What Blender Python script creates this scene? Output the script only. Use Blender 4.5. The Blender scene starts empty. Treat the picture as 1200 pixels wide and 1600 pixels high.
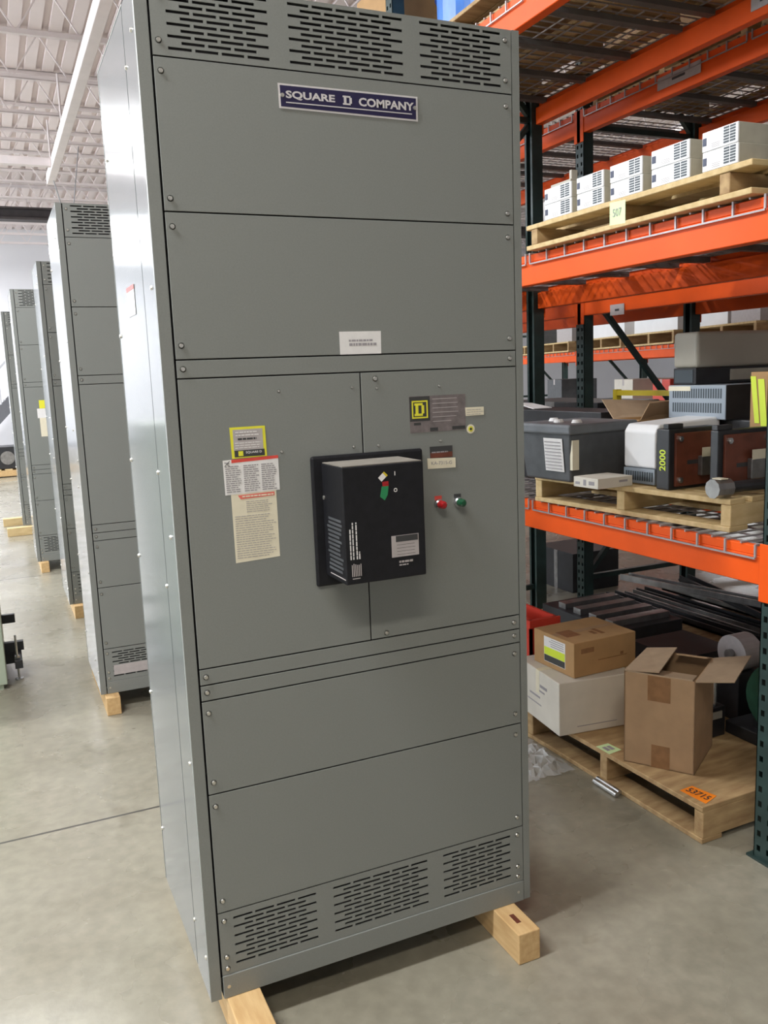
import bpy, math, random
from mathutils import Vector, Matrix
random.seed(7)
S = bpy.context.scene
COL = S.collection
R = math.radians

# ------------------------------------------------------------------ materials
def new_mat(name):
    m = bpy.data.materials.new(name); m.use_nodes = True
    nt = m.node_tree; b = nt.nodes['Principled BSDF']
    return m, nt, b

def mat(name, col, rough=.5, metal=0., var=0., vscale=6., bump=0., bscale=200., spec=.5, col2=None, stretch=None, coords='Object'):
    m, nt, b = new_mat(name)
    b.inputs['Base Color'].default_value = (*col, 1)
    b.inputs['Roughness'].default_value = rough
    b.inputs['Metallic'].default_value = metal
    b.inputs['Specular IOR Level'].default_value = spec
    if var or bump or col2:
        tc = nt.nodes.new('ShaderNodeTexCoord')
        src = tc.outputs[coords]
        if stretch:
            mp = nt.nodes.new('ShaderNodeMapping'); mp.inputs['Scale'].default_value = stretch
            nt.links.new(src, mp.inputs['Vector']); src = mp.outputs['Vector']
    if var or col2:
        n = nt.nodes.new('ShaderNodeTexNoise'); n.inputs['Scale'].default_value = vscale; n.inputs['Detail'].default_value = 5
        nt.links.new(src, n.inputs['Vector'])
        r = nt.nodes.new('ShaderNodeValToRGB')
        c2 = col2 if col2 else tuple(c * (1 + var) for c in col)
        c1 = col if col2 else tuple(c * (1 - var) for c in col)
        r.color_ramp.elements[0].position = .32; r.color_ramp.elements[1].position = .68
        r.color_ramp.elements[0].color = (*c1, 1); r.color_ramp.elements[1].color = (*c2, 1)
        nt.links.new(n.outputs['Fac'], r.inputs['Fac']); nt.links.new(r.outputs['Color'], b.inputs['Base Color'])
    if bump:
        n2 = nt.nodes.new('ShaderNodeTexNoise'); n2.inputs['Scale'].default_value = bscale; n2.inputs['Detail'].default_value = 2
        nt.links.new(src, n2.inputs['Vector'])
        bp = nt.nodes.new('ShaderNodeBump'); bp.inputs['Strength'].default_value = bump; bp.inputs['Distance'].default_value = .002
        nt.links.new(n2.outputs['Fac'], bp.inputs['Height']); nt.links.new(bp.outputs['Normal'], b.inputs['Normal'])
    return m

def emit(name, col, s):
    m, nt, b = new_mat(name)
    b.inputs['Base Color'].default_value = (*col, 1)
    b.inputs['Emission Color'].default_value = (*col, 1); b.inputs['Emission Strength'].default_value = s
    return m

M = {}
M['paint'] = mat('grey_enamel_front', (.205, .213, .196), .42, var=.035, vscale=260, bump=.12, bscale=900)
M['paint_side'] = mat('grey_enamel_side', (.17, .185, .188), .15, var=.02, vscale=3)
M['dark_in'] = mat('dark_interior', (.035, .033, .036), .8, var=.1)  # near-black colour stands in for shade inside the cabinets
M['screw'] = mat('zinc_screw', (.62, .60, .54), .3, .85, var=.1, vscale=300)
M['black'] = mat('black_plastic', (.009, .009, .011), .5, spec=.3, var=.2, vscale=60, bump=.05, bscale=600)
M['dust'] = mat('dusty_black_plastic', (.20, .18, .15), .85, var=.12, vscale=25)
M['navy'] = mat('navy_enamel', (.018, .014, .055), .35, var=.1)
M['silver'] = mat('brushed_aluminium', (.75, .72, .70), .35, .4, var=.05, vscale=80)
M['white'] = mat('white_label', (.74, .72, .70), .6, var=.03, vscale=60)
M['cream'] = mat('cream_label', (.72, .66, .50), .65, var=.04, vscale=30)
M['yellow'] = mat('label_yellow', (.72, .68, .04), .5, var=.05)
M['red'] = mat('label_red', (.66, .07, .05), .5, var=.06)
M['pinkred'] = mat('label_red_faded', (.72, .16, .12), .5, var=.06)
M['ink'] = mat('grey_ink', (.30, .28, .29), .7, var=.1)
M['ink_dark'] = mat('black_ink', (.04, .04, .04), .6, var=.1)
M['lblgrey'] = mat('label_grey', (.42, .38, .37), .5, var=.06, vscale=40)
M['plate'] = mat('aluminium_nameplate', (.20, .17, .165), .45, .3, var=.2, vscale=50)
M['redlamp'] = mat('red_lens', (.35, .01, .012), .15, var=.05)
M['greenlamp'] = mat('green_lens', (.01, .07, .03), .15, var=.05)
M['green'] = mat('green_flag', (.02, .22, .08), .4, var=.1)
M['wood'] = mat('pine_timber', (.50, .31, .13), .75, col2=(.62, .42, .20), vscale=9, stretch=(6, 1, 6), bump=.2, bscale=120)
M['oldwood'] = mat('aged_pallet_wood', (.30, .18, .08), .8, col2=(.48, .33, .16), vscale=8, stretch=(1, 4, 4), bump=.3, bscale=90)
M['palewood'] = mat('pale_pallet_wood', (.52, .37, .17), .8, col2=(.66, .50, .26), vscale=8, stretch=(1, 4, 4), bump=.25, bscale=90)
M['orange'] = mat('rack_orange', (.78, .092, .006), .5, var=.05, vscale=8, spec=.25)
M['postgreen'] = mat('rack_dark_green', (.016, .036, .032), .45, var=.25, vscale=14)
M['support'] = mat('dull_galvanised', (.12, .115, .11), .6, .2, var=.1, vscale=20)
M['wire'] = mat('galvanised_wire', (.36, .33, .33), .45, .4, var=.08, vscale=30)
M['card'] = mat('cardboard_brown', (.40, .235, .10), .85, var=.07, vscale=14, bump=.1, bscale=60)
M['card2'] = mat('cardboard_tan', (.36, .225, .12), .85, var=.08, vscale=14, bump=.1, bscale=60)
M['cardin'] = mat('cardboard_inside', (.34, .24, .15), .88, var=.08, vscale=20)
M['tape'] = mat('brown_tape', (.25, .13, .06), .25, var=.12, vscale=30)
M['whitecard'] = mat('white_carton', (.62, .58, .50), .75, var=.05, vscale=10)
M['unitwhite'] = mat('white_plastic', (.80, .80, .80), .45, var=.02, vscale=10)
M['unitside'] = mat('galvanised_side', (.52, .49, .40), .5, .2, var=.08, vscale=20)
M['unitdark'] = mat('dark_grille', (.05, .065, .075), .5, var=.1)
M['display'] = mat('blue_black_keypad', (.03, .04, .08), .3, var=.1)
M['crate'] = mat('charcoal_plastic', (.075, .08, .085), .5, var=.15, vscale=20)
M['cratelid'] = mat('slate_plastic_lid', (.13, .14, .15), .45, var=.12, vscale=15)
M['maroon'] = mat('brown_phenolic', (.14, .04, .022), .4, var=.2, vscale=25)
M['bluegrey'] = mat('blue_grey_metal', (.28, .32, .36), .45, var=.05)
M['beige'] = mat('beige_plastic', (.42, .39, .32), .5, var=.05)
M['lime'] = mat('lime_label', (.62, .75, .04), .5, var=.04)
M['palegreen'] = mat('pale_green_tag', (.62, .80, .42), .7, var=.04)
M['orangetag'] = mat('fluorescent_orange_tag', (.95, .25, .01), .6, var=.03)
M['steel'] = mat('dull_steel', (.30, .29, .28), .35, .8, var=.2, vscale=20)
M['brightsteel'] = mat('bright_steel', (.55, .55, .55), .25, .9, var=.1, vscale=60)
M['blue'] = mat('blue_plastic', (.06, .20, .60), .35, var=.15, vscale=10)
M['darkgreen'] = mat('machine_green', (.015, .06, .035), .5, var=.3, vscale=15)
M['blacksteel'] = mat('black_steel', (.018, .018, .02), .45, var=.3, vscale=15)
M['leftgreen'] = mat('sage_enamel', (.36, .41, .31), .4, var=.04, vscale=5)
M['ceil'] = mat('white_roof_deck', (.80, .705, .695), .6, var=.03, vscale=2)
M['joist'] = mat('white_painted_steel', (.82, .745, .735), .5, var=.04, vscale=6)
M['girder'] = mat('dark_brown_steel', (.06, .05, .05), .6, var=.2, vscale=6)
M['wall'] = mat('off_white_wall', (.74, .73, .75), .8, var=.02, vscale=1.5)
M['rail'] = mat('grey_rail_steel', (.40, .40, .42), .5, .3, var=.05)
M['stringer'] = mat('dark_stair_steel', (.10, .10, .11), .5, var=.1)
M['redplastic'] = mat('red_plastic', (.60, .05, .03), .4, var=.1)
M['clampyellow'] = mat('yellow_painted_steel', (.65, .50, .02), .45, var=.05)
M['lens'] = emit('lamp_lens', (1, .98, .95), 6.0)
M['day'] = emit('daylight_glass', (.86, .93, 1), 2.0)  # glow for the added windows on the left

# thin clear film
m, nt, b = new_mat('clear_film')
b.inputs['Base Color'].default_value = (.85, .86, .85, 1); b.inputs['Roughness'].default_value = .25
b.inputs['Alpha'].default_value = .35
M['film'] = m

# concrete floor
def concrete():
    m, nt, b = new_mat('polished_concrete')
    N, L = nt.nodes.new, nt.links.new
    tc = N('ShaderNodeTexCoord')
    def noise(sc, det, dist=0):
        n = N('ShaderNodeTexNoise'); n.inputs['Scale'].default_value = sc; n.inputs['Detail'].default_value = det
        n.inputs['Distortion'].default_value = dist; L(tc.outputs['Object'], n.inputs['Vector']); return n
    def ramp(src, p0, p1, c0, c1):
        r = N('ShaderNodeValToRGB'); e = r.color_ramp.elements
        e[0].position, e[1].position = p0, p1; e[0].color = (*c0, 1); e[1].color = (*c1, 1)
        L(src, r.inputs['Fac']); return r
    a = ramp(noise(1.3, 6, .6).outputs['Fac'], .3, .7, (.225, .204, .150), (.325, .302, .235))
    bb = ramp(noise(22, 9).outputs['Fac'], .35, .7, (.86, .86, .86), (1.06, 1.06, 1.06))
    mx = N('ShaderNodeMix'); mx.data_type = 'RGBA'; mx.blend_type = 'MULTIPLY'; mx.inputs[0].default_value = 1
    L(a.outputs[0], mx.inputs[6]); L(bb.outputs[0], mx.inputs[7])
    st = ramp(noise(4.5, 4, .4).outputs['Fac'], .26, .36, (.72, .70, .66), (1, 1, 1))      # old stains
    mx2 = N('ShaderNodeMix'); mx2.data_type = 'RGBA'; mx2.blend_type = 'MULTIPLY'; mx2.inputs[0].default_value = .8
    L(mx.outputs[2], mx2.inputs[6]); L(st.outputs[0], mx2.inputs[7])
    # saw-cut joints: lines of constant y every 4.6 m (through y = 1.23) and of constant x
    sep = N('ShaderNodeSeparateXYZ'); L(tc.outputs['Object'], sep.inputs[0])
    def joint(sock, off, pitch, w):
        ad = N('ShaderNodeMath'); ad.operation = 'ADD'; ad.inputs[1].default_value = off; L(sock, ad.inputs[0])
        pp = N('ShaderNodeMath'); pp.operation = 'PINGPONG'; pp.inputs[1].default_value = pitch / 2; L(ad.outputs[0], pp.inputs[0])
        lt = N('ShaderNodeMath'); lt.operation = 'LESS_THAN'; lt.inputs[1].default_value = w; L(pp.outputs[0], lt.inputs[0]); return lt
    j1 = joint(sep.outputs[1], -1.235, 4.6, .006); j2 = joint(sep.outputs[0], 2.1, 4.6, .006)
    mxj = N('ShaderNodeMath'); mxj.operation = 'MAXIMUM'; L(j1.outputs[0], mxj.inputs[0]); L(j2.outputs[0], mxj.inputs[1])
    mj = N('ShaderNodeMix'); mj.data_type = 'RGBA'; L(mxj.outputs[0], mj.inputs[0]); L(mx2.outputs[2], mj.inputs[6])
    mj.inputs[7].default_value = (.07, .065, .055, 1)
    L(mj.outputs[2], b.inputs['Base Color'])
    rr = ramp(noise(3, 4).outputs['Fac'], .3, .75, (.22, .22, .22), (.36, .36, .36)); L(rr.outputs[0], b.inputs['Roughness'])
    b.inputs['Specular IOR Level'].default_value = .85
    bn = N('ShaderNodeBump'); bn.inputs['Strength'].default_value = .12; bn.inputs['Distance'].default_value = .003
    L(noise(60, 4).outputs['Fac'], bn.inputs['Height']); L(bn.outputs[0], b.inputs['Normal'])
    return m
M['floor'] = concrete()

# ------------------------------------------------------------------ mesh builder
class MB:
    def __init__(s): s.v = []; s.f = []; s.mi = []; s.cur = 0
    def add(s, vs, fs, mt=None):
        o = len(s.v)
        s.v += [tuple(mt @ Vector(p)) if mt else tuple(p) for p in vs]
        s.f += [tuple(o + i for i in f) for f in fs]; s.mi += [s.cur] * len(fs); return s
    def box(s, x0, x1, y0, y1, z0, z1, mt=None):
        if x0 > x1: x0, x1 = x1, x0
        if y0 > y1: y0, y1 = y1, y0
        if z0 > z1: z0, z1 = z1, z0
        return s.add([(x0,y0,z0),(x1,y0,z0),(x1,y1,z0),(x0,y1,z0),(x0,y0,z1),(x1,y0,z1),(x1,y1,z1),(x0,y1,z1)],
              [(0,3,2,1),(4,5,6,7),(0,1,5,4),(1,2,6,5),(2,3,7,6),(3,0,4,7)], mt)
    def bar(s, a, b, w, h=None, up=(0,0,1)):
        a, b = Vector(a), Vector(b); d = b - a; L = d.length; d.normalize(); h = h or w
        u = Vector(up)
        if abs(d.dot(u)) > .99: u = Vector((0,1,0))
        r = d.cross(u).normalized(); u = r.cross(d).normalized()
        mt = Matrix((( r.x, d.x, u.x, a.x), (r.y, d.y, u.y, a.y), (r.z, d.z, u.z, a.z), (0,0,0,1)))
        return s.box(-w/2, w/2, 0, L, -h/2, h/2, mt)
    def cyl(s, a, b, r, n=12, r2=None):
        a, b = Vector(a), Vector(b); d = (b - a).normalized(); r2 = r if r2 is None else r2
        u = Vector((0,0,1)) if abs(d.z) < .9 else Vector((1,0,0)); p = d.cross(u).normalized(); q = p.cross(d)
        vs = [a + (p*math.cos(t)+q*math.sin(t))*r for t in [2*math.pi*i/n for i in range(n)]]
        vs += [b + (p*math.cos(t)+q*math.sin(t))*r2 for t in [2*math.pi*i/n for i in range(n)]]
        fs = [(i, (i+1)%n, n+(i+1)%n, n+i) for i in range(n)] + [tuple(range(n-1,-1,-1)), tuple(range(n, 2*n))]
        return s.add(vs, fs)
    def prism(s, pts, ax, a, b):     # polygon extruded along an axis: ax 'x','y','z'
        def P(p, t):
            return (t, p[0], p[1]) if ax == 'x' else (p[0], t, p[1]) if ax == 'y' else (p[0], p[1], t)
        n = len(pts); vs = [P(p, a) for p in pts] + [P(p, b) for p in pts]
        return s.add(vs, [tuple(range(n-1,-1,-1)), tuple(range(n, 2*n))] + [(i,(i+1)%n,n+(i+1)%n,n+i) for i in range(n)])
    def panel(s, q, t=.004):         # a sheet through four points, with thickness
        q = [Vector(p) for p in q]; nrm = (q[1]-q[0]).cross(q[3]-q[0]).normalized() * t
        vs = q + [p - nrm for p in q]
        return s.add(vs, [(0,1,2,3),(7,6,5,4),(0,4,5,1),(1,5,6,2),(2,6,7,3),(3,7,4,0)])
    def build(s, name, m, parent=None, bevel=0, seg=2, smooth=False):
        me = bpy.data.meshes.new(name); me.from_pydata(s.v, [], s.f)
        ms = m if isinstance(m, (list, tuple)) else [m]
        for q in ms: me.materials.append(q)
        if len(ms) > 1: me.polygons.foreach_set('material_index', s.mi)
        import bmesh
        bm = bmesh.new(); bm.from_mesh(me); bmesh.ops.recalc_face_normals(bm, faces=bm.faces); bm.to_mesh(me); bm.free()
        if smooth: me.shade_smooth()
        me.update()
        o = bpy.data.objects.new(name, me); COL.objects.link(o)
        if parent: o.parent = parent
        if bevel:
            bv = o.modifiers.new('bevel', 'BEVEL'); bv.width = bevel; bv.segments = seg; bv.limit_method = 'ANGLE'
        return o

def tag(o, label=None, cat=None, group=None, kind=None):
    if label: o['label'] = label
    if cat: o['category'] = cat
    if group: o['group'] = group
    if kind: o['kind'] = kind
    return o
def thing(name, label, cat, loc=(0,0,0), rz=0, group=None):
    o = bpy.data.objects.new(name, None); COL.objects.link(o); o.empty_display_size = .1
    o.location = loc; o.rotation_euler = (0,0,rz)
    return tag(o, label, cat, group)
def copy_tree(o, parent=None):
    c = o.copy(); COL.objects.link(c); c.parent = parent
    for ch in list(o.children): copy_tree(ch, c)
    return c
def struct(o): o['kind'] = 'structure'; return o

def text(name, s, m, parent, origin, xdir, ydir, width=None, height=None, bold=0., depth=.0004, align='CENTER'):
    cu = bpy.data.curves.new('lettering', 'FONT'); cu.body = s; cu.size = 1; cu.offset = bold; cu.extrude = .0
    cu.resolution_u = 3
    t = bpy.data.objects.new('lettering_tmp', cu); COL.objects.link(t)
    dg = bpy.context.evaluated_depsgraph_get(); dg.update()
    me = bpy.data.meshes.new_from_object(t.evaluated_get(dg)); bpy.data.objects.remove(t)
    xs = [v.co.x for v in me.vertices]; ys = [v.co.y for v in me.vertices]
    x0, x1, y0, y1 = min(xs), max(xs), min(ys), max(ys)
    sy = (height or .01) / (y1 - y0); sx = width / (x1 - x0) if width else sy
    xd, yd = Vector(xdir).normalized(), Vector(ydir).normalized(); nn = xd.cross(yd)
    for v in me.vertices:
        v.co = Vector(origin) + xd*((v.co.x-(x0+x1)/2)*sx) + yd*((v.co.y-(y0+y1)/2)*sy) + nn*depth
    me.materials.clear(); me.materials.append(m); me.name = name
    o = bpy.data.objects.new(name, me); COL.objects.link(o); o.parent = parent
    return o

# ------------------------------------------------------------------ camera
cd = bpy.data.cameras.new('camera'); cam = bpy.data.objects.new('camera', cd); COL.objects.link(cam)
yaw, pitch, roll = .4196, -.1581, -.0393
f = Vector((math.sin(yaw)*math.cos(pitch), math.cos(yaw)*math.cos(pitch), math.sin(pitch)))
rt = Vector((math.cos(yaw), -math.sin(yaw), 0)); up = rt.cross(f)
r2 = rt*math.cos(roll) + up*math.sin(roll); u2 = -rt*math.sin(roll) + up*math.cos(roll)
cam.matrix_world = Matrix(((r2.x,u2.x,-f.x,-.342),(r2.y,u2.y,-f.y,-1.9031),(r2.z,u2.z,-f.z,1.5709),(0,0,0,1)))
cd.sensor_fit = 'VERTICAL'; cd.sensor_height = 36; cd.lens = 1350.4*36/1600; cd.clip_end = 200
S.camera = cam

# ------------------------------------------------------------------ the building
ZC = 5.45
struct(MB().box(-9, 22, -9, 22, -.2, 0).build('floor', M['floor']))
b = MB()
p = .21; x = -9.0
while x < 22:
    b.box(x, x+.13, -9, 22, ZC, ZC+.02); b.box(x+.13, x+p, -9, 22, ZC+.045, ZC+.065)
    b.box(x+.13, x+.134, -9, 22, ZC+.02, ZC+.045); b.box(x+p-.004, x+p, -9, 22, ZC+.02, ZC+.045)
    x += p
struct(b.build('ceiling', M['ceil']))
struct(MB().box(-9, 22, 22, 22.2, 0, ZC+.07).build('wall_back', M['wall']))
struct(MB().box(22, 22.2, -9, 22, 0, ZC+.07).build('wall_right', M['wall']))
struct(MB().box(-9, 22, -9.2, -9, 0, ZC+.07).build('wall_front', M['wall']))
b = MB()
b.box(-9.2, -9, -9, 22, 0, 1.6); b.box(-9.2, -9, -9, 22, 3.8, ZC+.07)
added_wins = [(-7, -3), (-1.5, 2.5), (4, 8), (9.5, 13.5), (15, 19)]  # unseen windows, added as a daylight source from the left
ys = [-9] + [v for w in added_wins for v in w] + [22]
for i in range(0, len(ys), 2): b.box(-9.2, -9, ys[i], ys[i+1], 1.6, 3.8)
struct(b.build('wall_left', M['wall']))
for i, (a, c) in enumerate(added_wins):
    fr = MB()
    fr.box(-9.16, -9.04, a, c, 1.6, 1.66); fr.box(-9.16, -9.04, a, c, 3.74, 3.8)
    for k in range(5): yy = a + (c-a-.06)*k/4; fr.box(-9.16, -9.04, yy, yy+.06, 1.6, 3.8)
    w = struct(fr.build('window_%d' % (i+1), M['rail']))
    MB().box(-9.11, -9.10, a+.03, c-.03, 1.63, 3.77).build('pane', M['day'], w)
struct(MB().box(-9, 22, 21.97, 22, 0, .12).build('baseboard_back', M['rail']))

# open-web roof joists
def joist():
    b = MB(); z1, z0 = ZC-.002, ZC-.52
    for dy in (-.03, .012): b.box(-9, 22, dy, dy+.018, z1-.05, z1)
    b.box(-9, 22, -.03, .03, z1-.012, z1-.001); 
    for dy in (-.03, .012): b.box(-9, 22, dy, dy+.018, z0, z0+.045)
    b.box(-9, 22, -.03, .03, z0, z0+.01)
    n = 52; st = 31/n
    for i in range(n):
        xa = -9 + i*st
        b.bar((xa, 0, z1-.03), (xa+st/2, 0, z0+.02), .015); b.bar((xa+st/2, 0, z0+.02), (xa+st, 0, z1-.03), .015)
    return b.build('trim_1', M['joist'])
j = struct(joist()); n = 1
for i in range(22):
    o = j if i == 0 else j.copy()
    if i: n += 1; o.name = 'trim_%d' % n; COL.objects.link(o)
    o.location = (0, -6.9 + 1.32*i, 0)
g = MB(); g.box(-9, 22, 16.35, 16.65, 4.72, 4.76); g.box(-9, 22, 16.47, 16.53, 4.76, 4.92); g.box(-9, 22, 16.35, 16.65, 4.92, 4.95)
for o in (g.build('trim_40', M['girder']),): struct(o)

# white rectangular tube hung under the joists, with a branch to the left
t = thing('hung_steel_tube', 'long white rectangular steel tube hanging under the roof joists', 'beam', (.685, 0, 4.3))
MB().box(-.05, .05, -3, 10.85, -.07, .055).build('main_tube', M['joist'], t, bevel=.008)
MB().box(-6.5, -.051, 9.9, 10.00, -.05, .05).build('branch_tube', M['joist'], t, bevel=.008)
for yy in (-2, 1.5, 5.2, 8.7, 10.5): MB().cyl((0, yy, .055), (0, yy, ZC-.5-4.3), .012, 8).build('hanger_rod', M['joist'], t)
b = MB()
b.cyl((.02, 10.6, -.07), (.10, 10.8, -.32), .008, 6); b.cyl((.10,10.8,-.32),(.26,10.8,-.34),.008,6); b.cyl((.26,10.8,-.34),(.40,10.9,.45),.008,6)
b.build('loose_cable', M['rail'], t)

# lamps, all unseen; some are added to brighten parts of the hall
def lamp(x, y, z, lx, ly, power, col, label):
    t = thing('ceiling_lamp', label, 'lamp', (x, y, z), 0, 'ceiling lamps')
    b = MB(); b.box(-lx/2, lx/2, -ly/2, ly/2, .03, .08); b.box(-lx/2, lx/2, -ly/2-.01, -ly/2, 0, .08); b.box(-lx/2, lx/2, ly/2, ly/2+.01, 0, .08)
    b.build('housing', M['joist'], t)
    b = MB(); b.cyl((-lx/2+.04, -ly/4, .012), (lx/2-.04, -ly/4, .012), .016, 10); b.cyl((-lx/2+.04, ly/4, .012), (lx/2-.04, ly/4, .012), .016, 10)
    b.build('fluorescent_tube', M['lens'], t)
    for sx in (-1, 1): MB().cyl((sx*lx*.4, 0, .08), (sx*lx*.4, 0, ZC-z), .006, 6).build('hanger', M['rail'], t)
    l = bpy.data.lights.new('lamp_light', 'AREA'); l.shape = 'RECTANGLE'; l.size = lx*.95; l.size_y = ly; l.energy = power; l.color = col
    lo = bpy.data.objects.new('lamp_light', l); COL.objects.link(lo); lo.location = (x, y, z-.012)
    return t
COOL, WARM = (.93, .96, 1), (1, .95, .84)
POS = [(-2.2, 9.35, 210, COOL, 'second'), (-2.8, 16.2, 150, COOL, 'far'), (-1.6, 4.2, 170, COOL, 'near'), (-2.1, -.4, 190, COOL, 'aisle'),  # aisle lamp is added to light the left row's fronts
       (-1.5, -3.5, 88, WARM, 'front aisle'), (9.5, 7.5, 110, COOL, 'right'), (13, 3.0, 260, COOL, 'right outer'), (13, 10, 260, COOL, 'right outer far'),  # right lamps are added to brighten the area beyond the racks
       (3.0, 14.0, 200, COOL, 'rear'), (-2.5, 19.6, 190, COOL, 'rear wall')]  # rear wall lamp is added to brighten the back wall
for (x, y, pw, c, w) in POS:
    lamp(x, y, 4.62, 2.3, .34, pw, c, 'long fluorescent ceiling lamp in a white housing, under the roof joists')

# staircase at the back wall
t = thing('staircase', 'steel staircase with dark stringer and grey handrail by the back wall', 'stairs', (-1.3, 20.5, 0))
b = MB()
for yy in (0, .9): b.panel([(0, yy, -.0), (.38, yy, 0), (3.2, yy, 2.85), (2.82, yy, 2.85)], .05)
b.build('stringer', M['stringer'], t)
b = MB()
for i in range(15): b.box(.12+i*.19, .40+i*.19, .02, .86, .15+i*.19, .18+i*.19)
b.build('step', M['rail'], t)
b = MB(); b.bar((.2, 0, 1.0), (3.0, 0, 3.85), .05)
for i in range(15): xx = .25 + i*.19; b.bar((xx, 0, xx*1.01), (xx, 0, xx*1.01+.82), .025)
b.build('handrail', M['rail'], t)

# ------------------------------------------------------------------ switchboard cabinet
Z0 = .089
W, D, H = .914, .596, 2.29
def zz(v): return v - Z0
def vent(x0, x1, z0, z1, groups, rows, pitch, zfirst, sh, yf=0., th=.003):
    """perforated sheet: rows of slots, odd rows one slot fewer and offset"""
    b = MB(); zc = z0
    for r in range(rows):
        za = zfirst + r*pitch; b.box(x0, x1, yf, yf+th, zc, za)
        cuts = []
        for (ga, gb, n) in groups:
            sp = (gb-ga)/n; gap = sp*.13
            k = n if r % 2 == 0 else n-1; off = 0 if r % 2 == 0 else sp/2
            for i in range(k): cuts.append((ga+off+i*sp+gap/2, ga+off+(i+1)*sp-gap/2))
        xc = x0
        for (a, c) in cuts: b.box(xc, a, yf, yf+th, za, za+sh); xc = c
        b.box(xc, x1, yf, yf+th, za, za+sh); zc = za+sh
    b.box(x0, x1, yf, yf+th, zc, z1)
    return b
XA, XB, XM = .0315, .8912, .4592
SCREWS = []
def cabinet(detail):
    t = thing('switchboard_cabinet', '', 'electrical cabinet')
    b = MB(); b.box(0, .0265, 0, .012, 0, H); b.box(.0225, .0265, .012, .03, 0, H); b.cur = 1; b.box(0, .003, .012, .146, 0, H)
    b.build('corner_post', [M['paint'], M['paint_side']], t)
    b = MB(); b.box(.8935, W, 0, .012, 0, H); b.box(W-.003, W, .012, .146, 0, H); b.box(.8935, .8975, .012, .03, 0, H)
    b.build('corner_post', M['paint'], t)
    MB().box(.0008, .003, .157, D, .0, H).build('side_panel', M['paint_side'], t)
    MB().box(W-.003, W-.0008, .149, D, 0, H).build('side_panel', M['paint_side'], t)
    MB().box(0, W, D-.003, D, 0, H).build('rear_panel', M['paint'], t)
    b = MB(); b.box(.0, W, .003, D-.003, H-.003, H); b.build('top_cover', M['paint'], t)
    MB().box(.0031, W-.0031, .05, D-.004, 0, .02).build('bottom_cover', M['paint'], t)
    b = MB(); b.box(.004, W-.004, .05, .054, .02, H-.004)     # dark sheets stand in for interior shade behind gaps and vents
    b.box(.004, .006, .0125, .56, 0, H-.004); b.box(W-.006, W-.004, .0125, .56, 0, H-.004)
    b.box(.0265, .0268, .013, .05, 0, H-.004)
    b.build('inner_frame', M['dark_in'], t)
    g = .0015
    Ls = [2.2315, 1.9254, 1.6178, 1.5774, .9215, .8825, .8445, .6155, .3125]
    def pan(name, a, c, x0=XA, x1=XB):
        return MB().box(x0, x1, .0, .003, zz(a)+g, zz(c)-g).build(name, M['paint'], t, bevel=.0008, seg=1)
    vt = [(.060, .283, 4), (.322, .603, 5), (.640, .865, 4)]
    vent(XA, XB, zz(Ls[0])+g, H-.001, vt, 11, .0118, zz(2.2455), .0058).build('top_vent_grille', M['paint'], t)
    pan('cover_panel', Ls[1], Ls[0]); pan('cover_panel', Ls[2], Ls[1]); pan('filler_strip', Ls[3], Ls[2])
    pan('door', Ls[4], Ls[3], XA, XM-.0015); dr = pan('door', Ls[4], Ls[3], XM+.0015, XB)
    pan('filler_strip', Ls[5], Ls[4]); pan('filler_strip', Ls[6], Ls[5]); pan('cover_panel', Ls[7], Ls[6]); pan('cover_panel', Ls[8], Ls[7])
    vb = [(.064, .283, 4), (.322, .597, 5), (.637, .855, 4)]
    vent(XA, XB, zz(.149), zz(Ls[8])-g, vb, 11, .01185, zz(.1705), .0058).build('bottom_vent_grille', M['paint'], t)
    b = MB(); b.box(XA, XB, -.003, .002, 0, zz(.148)); b.box(XA, XB, .002, .05, 0, .003)
    b.build('base_channel', M['paint'], t, bevel=.001, seg=1)
    # screws
    src = None
    def screw(x, y, z, r=.0055, d='y'):
        nonlocal src
        if src is None:
            s = MB(); s.cyl((0,0,0), (0,-.0035,0), .0055, 12, .0042); s.cyl((0,.001,0), (0,0,0), .0068, 12)
            src = s.build('screw', M['screw'], t, smooth=False); o = src
        else:
            o = src.copy(); COL.objects.link(o); o.parent = t
        o.location = (x, y, z); o.rotation_euler = (0, 0, -math.pi/2 if d == 'x' else 0); o.scale = (r/.0055,)*3
    zs = [2.353, 2.262, 2.203, 1.952, 1.895, 1.648, 1.598, .902, .865, .815, .645, .585, .343, .290, .195, .165, .118]
    for z in zs:
        screw(.045, 0, zz(z)); screw(.874, 0, zz(z))
    for (x, z) in [(.257,1.542),(.437,1.543),(.500,1.539),(.256,1.404),(.435,1.403),(.499,1.402),(.669,1.537),(.668,1.402)]: screw(x, 0, zz(z), .0032)
    screw(.497, 0, zz(1.561), .0055); screw(.501, 0, zz(.934), .0055)
    for (y, z) in [(.045,2.291),(.55,2.15),(.045,1.774),(.575,1.70),(.576,1.362),(.15,1.364),(.05,1.225),(.585,1.089),(.155,1.09),(.585,.683),(.034,.689),(.575,.26),(.14,.225),(.02,.197),(.14,2.248)]:
        screw(0, y, zz(z), .0052, 'x')
    if not detail: return t

    T = .0004
    def lab(name, m, q, y=-T, parent=t, label=None):       # q: four (x, z) corners in front-face coordinates
        o = MB().panel([(q[0][0], y, zz(q[0][1])), (q[3][0], y, zz(q[3][1])), (q[2][0], y, zz(q[2][1])), (q[1][0], y, zz(q[1][1]))], .0003).build(name, m, parent)
        if label: o['label'] = label
        return o
    def rect(x0, x1, z0, z1): return [(x0, z1), (x1, z1), (x1, z0), (x0, z0)]
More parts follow.
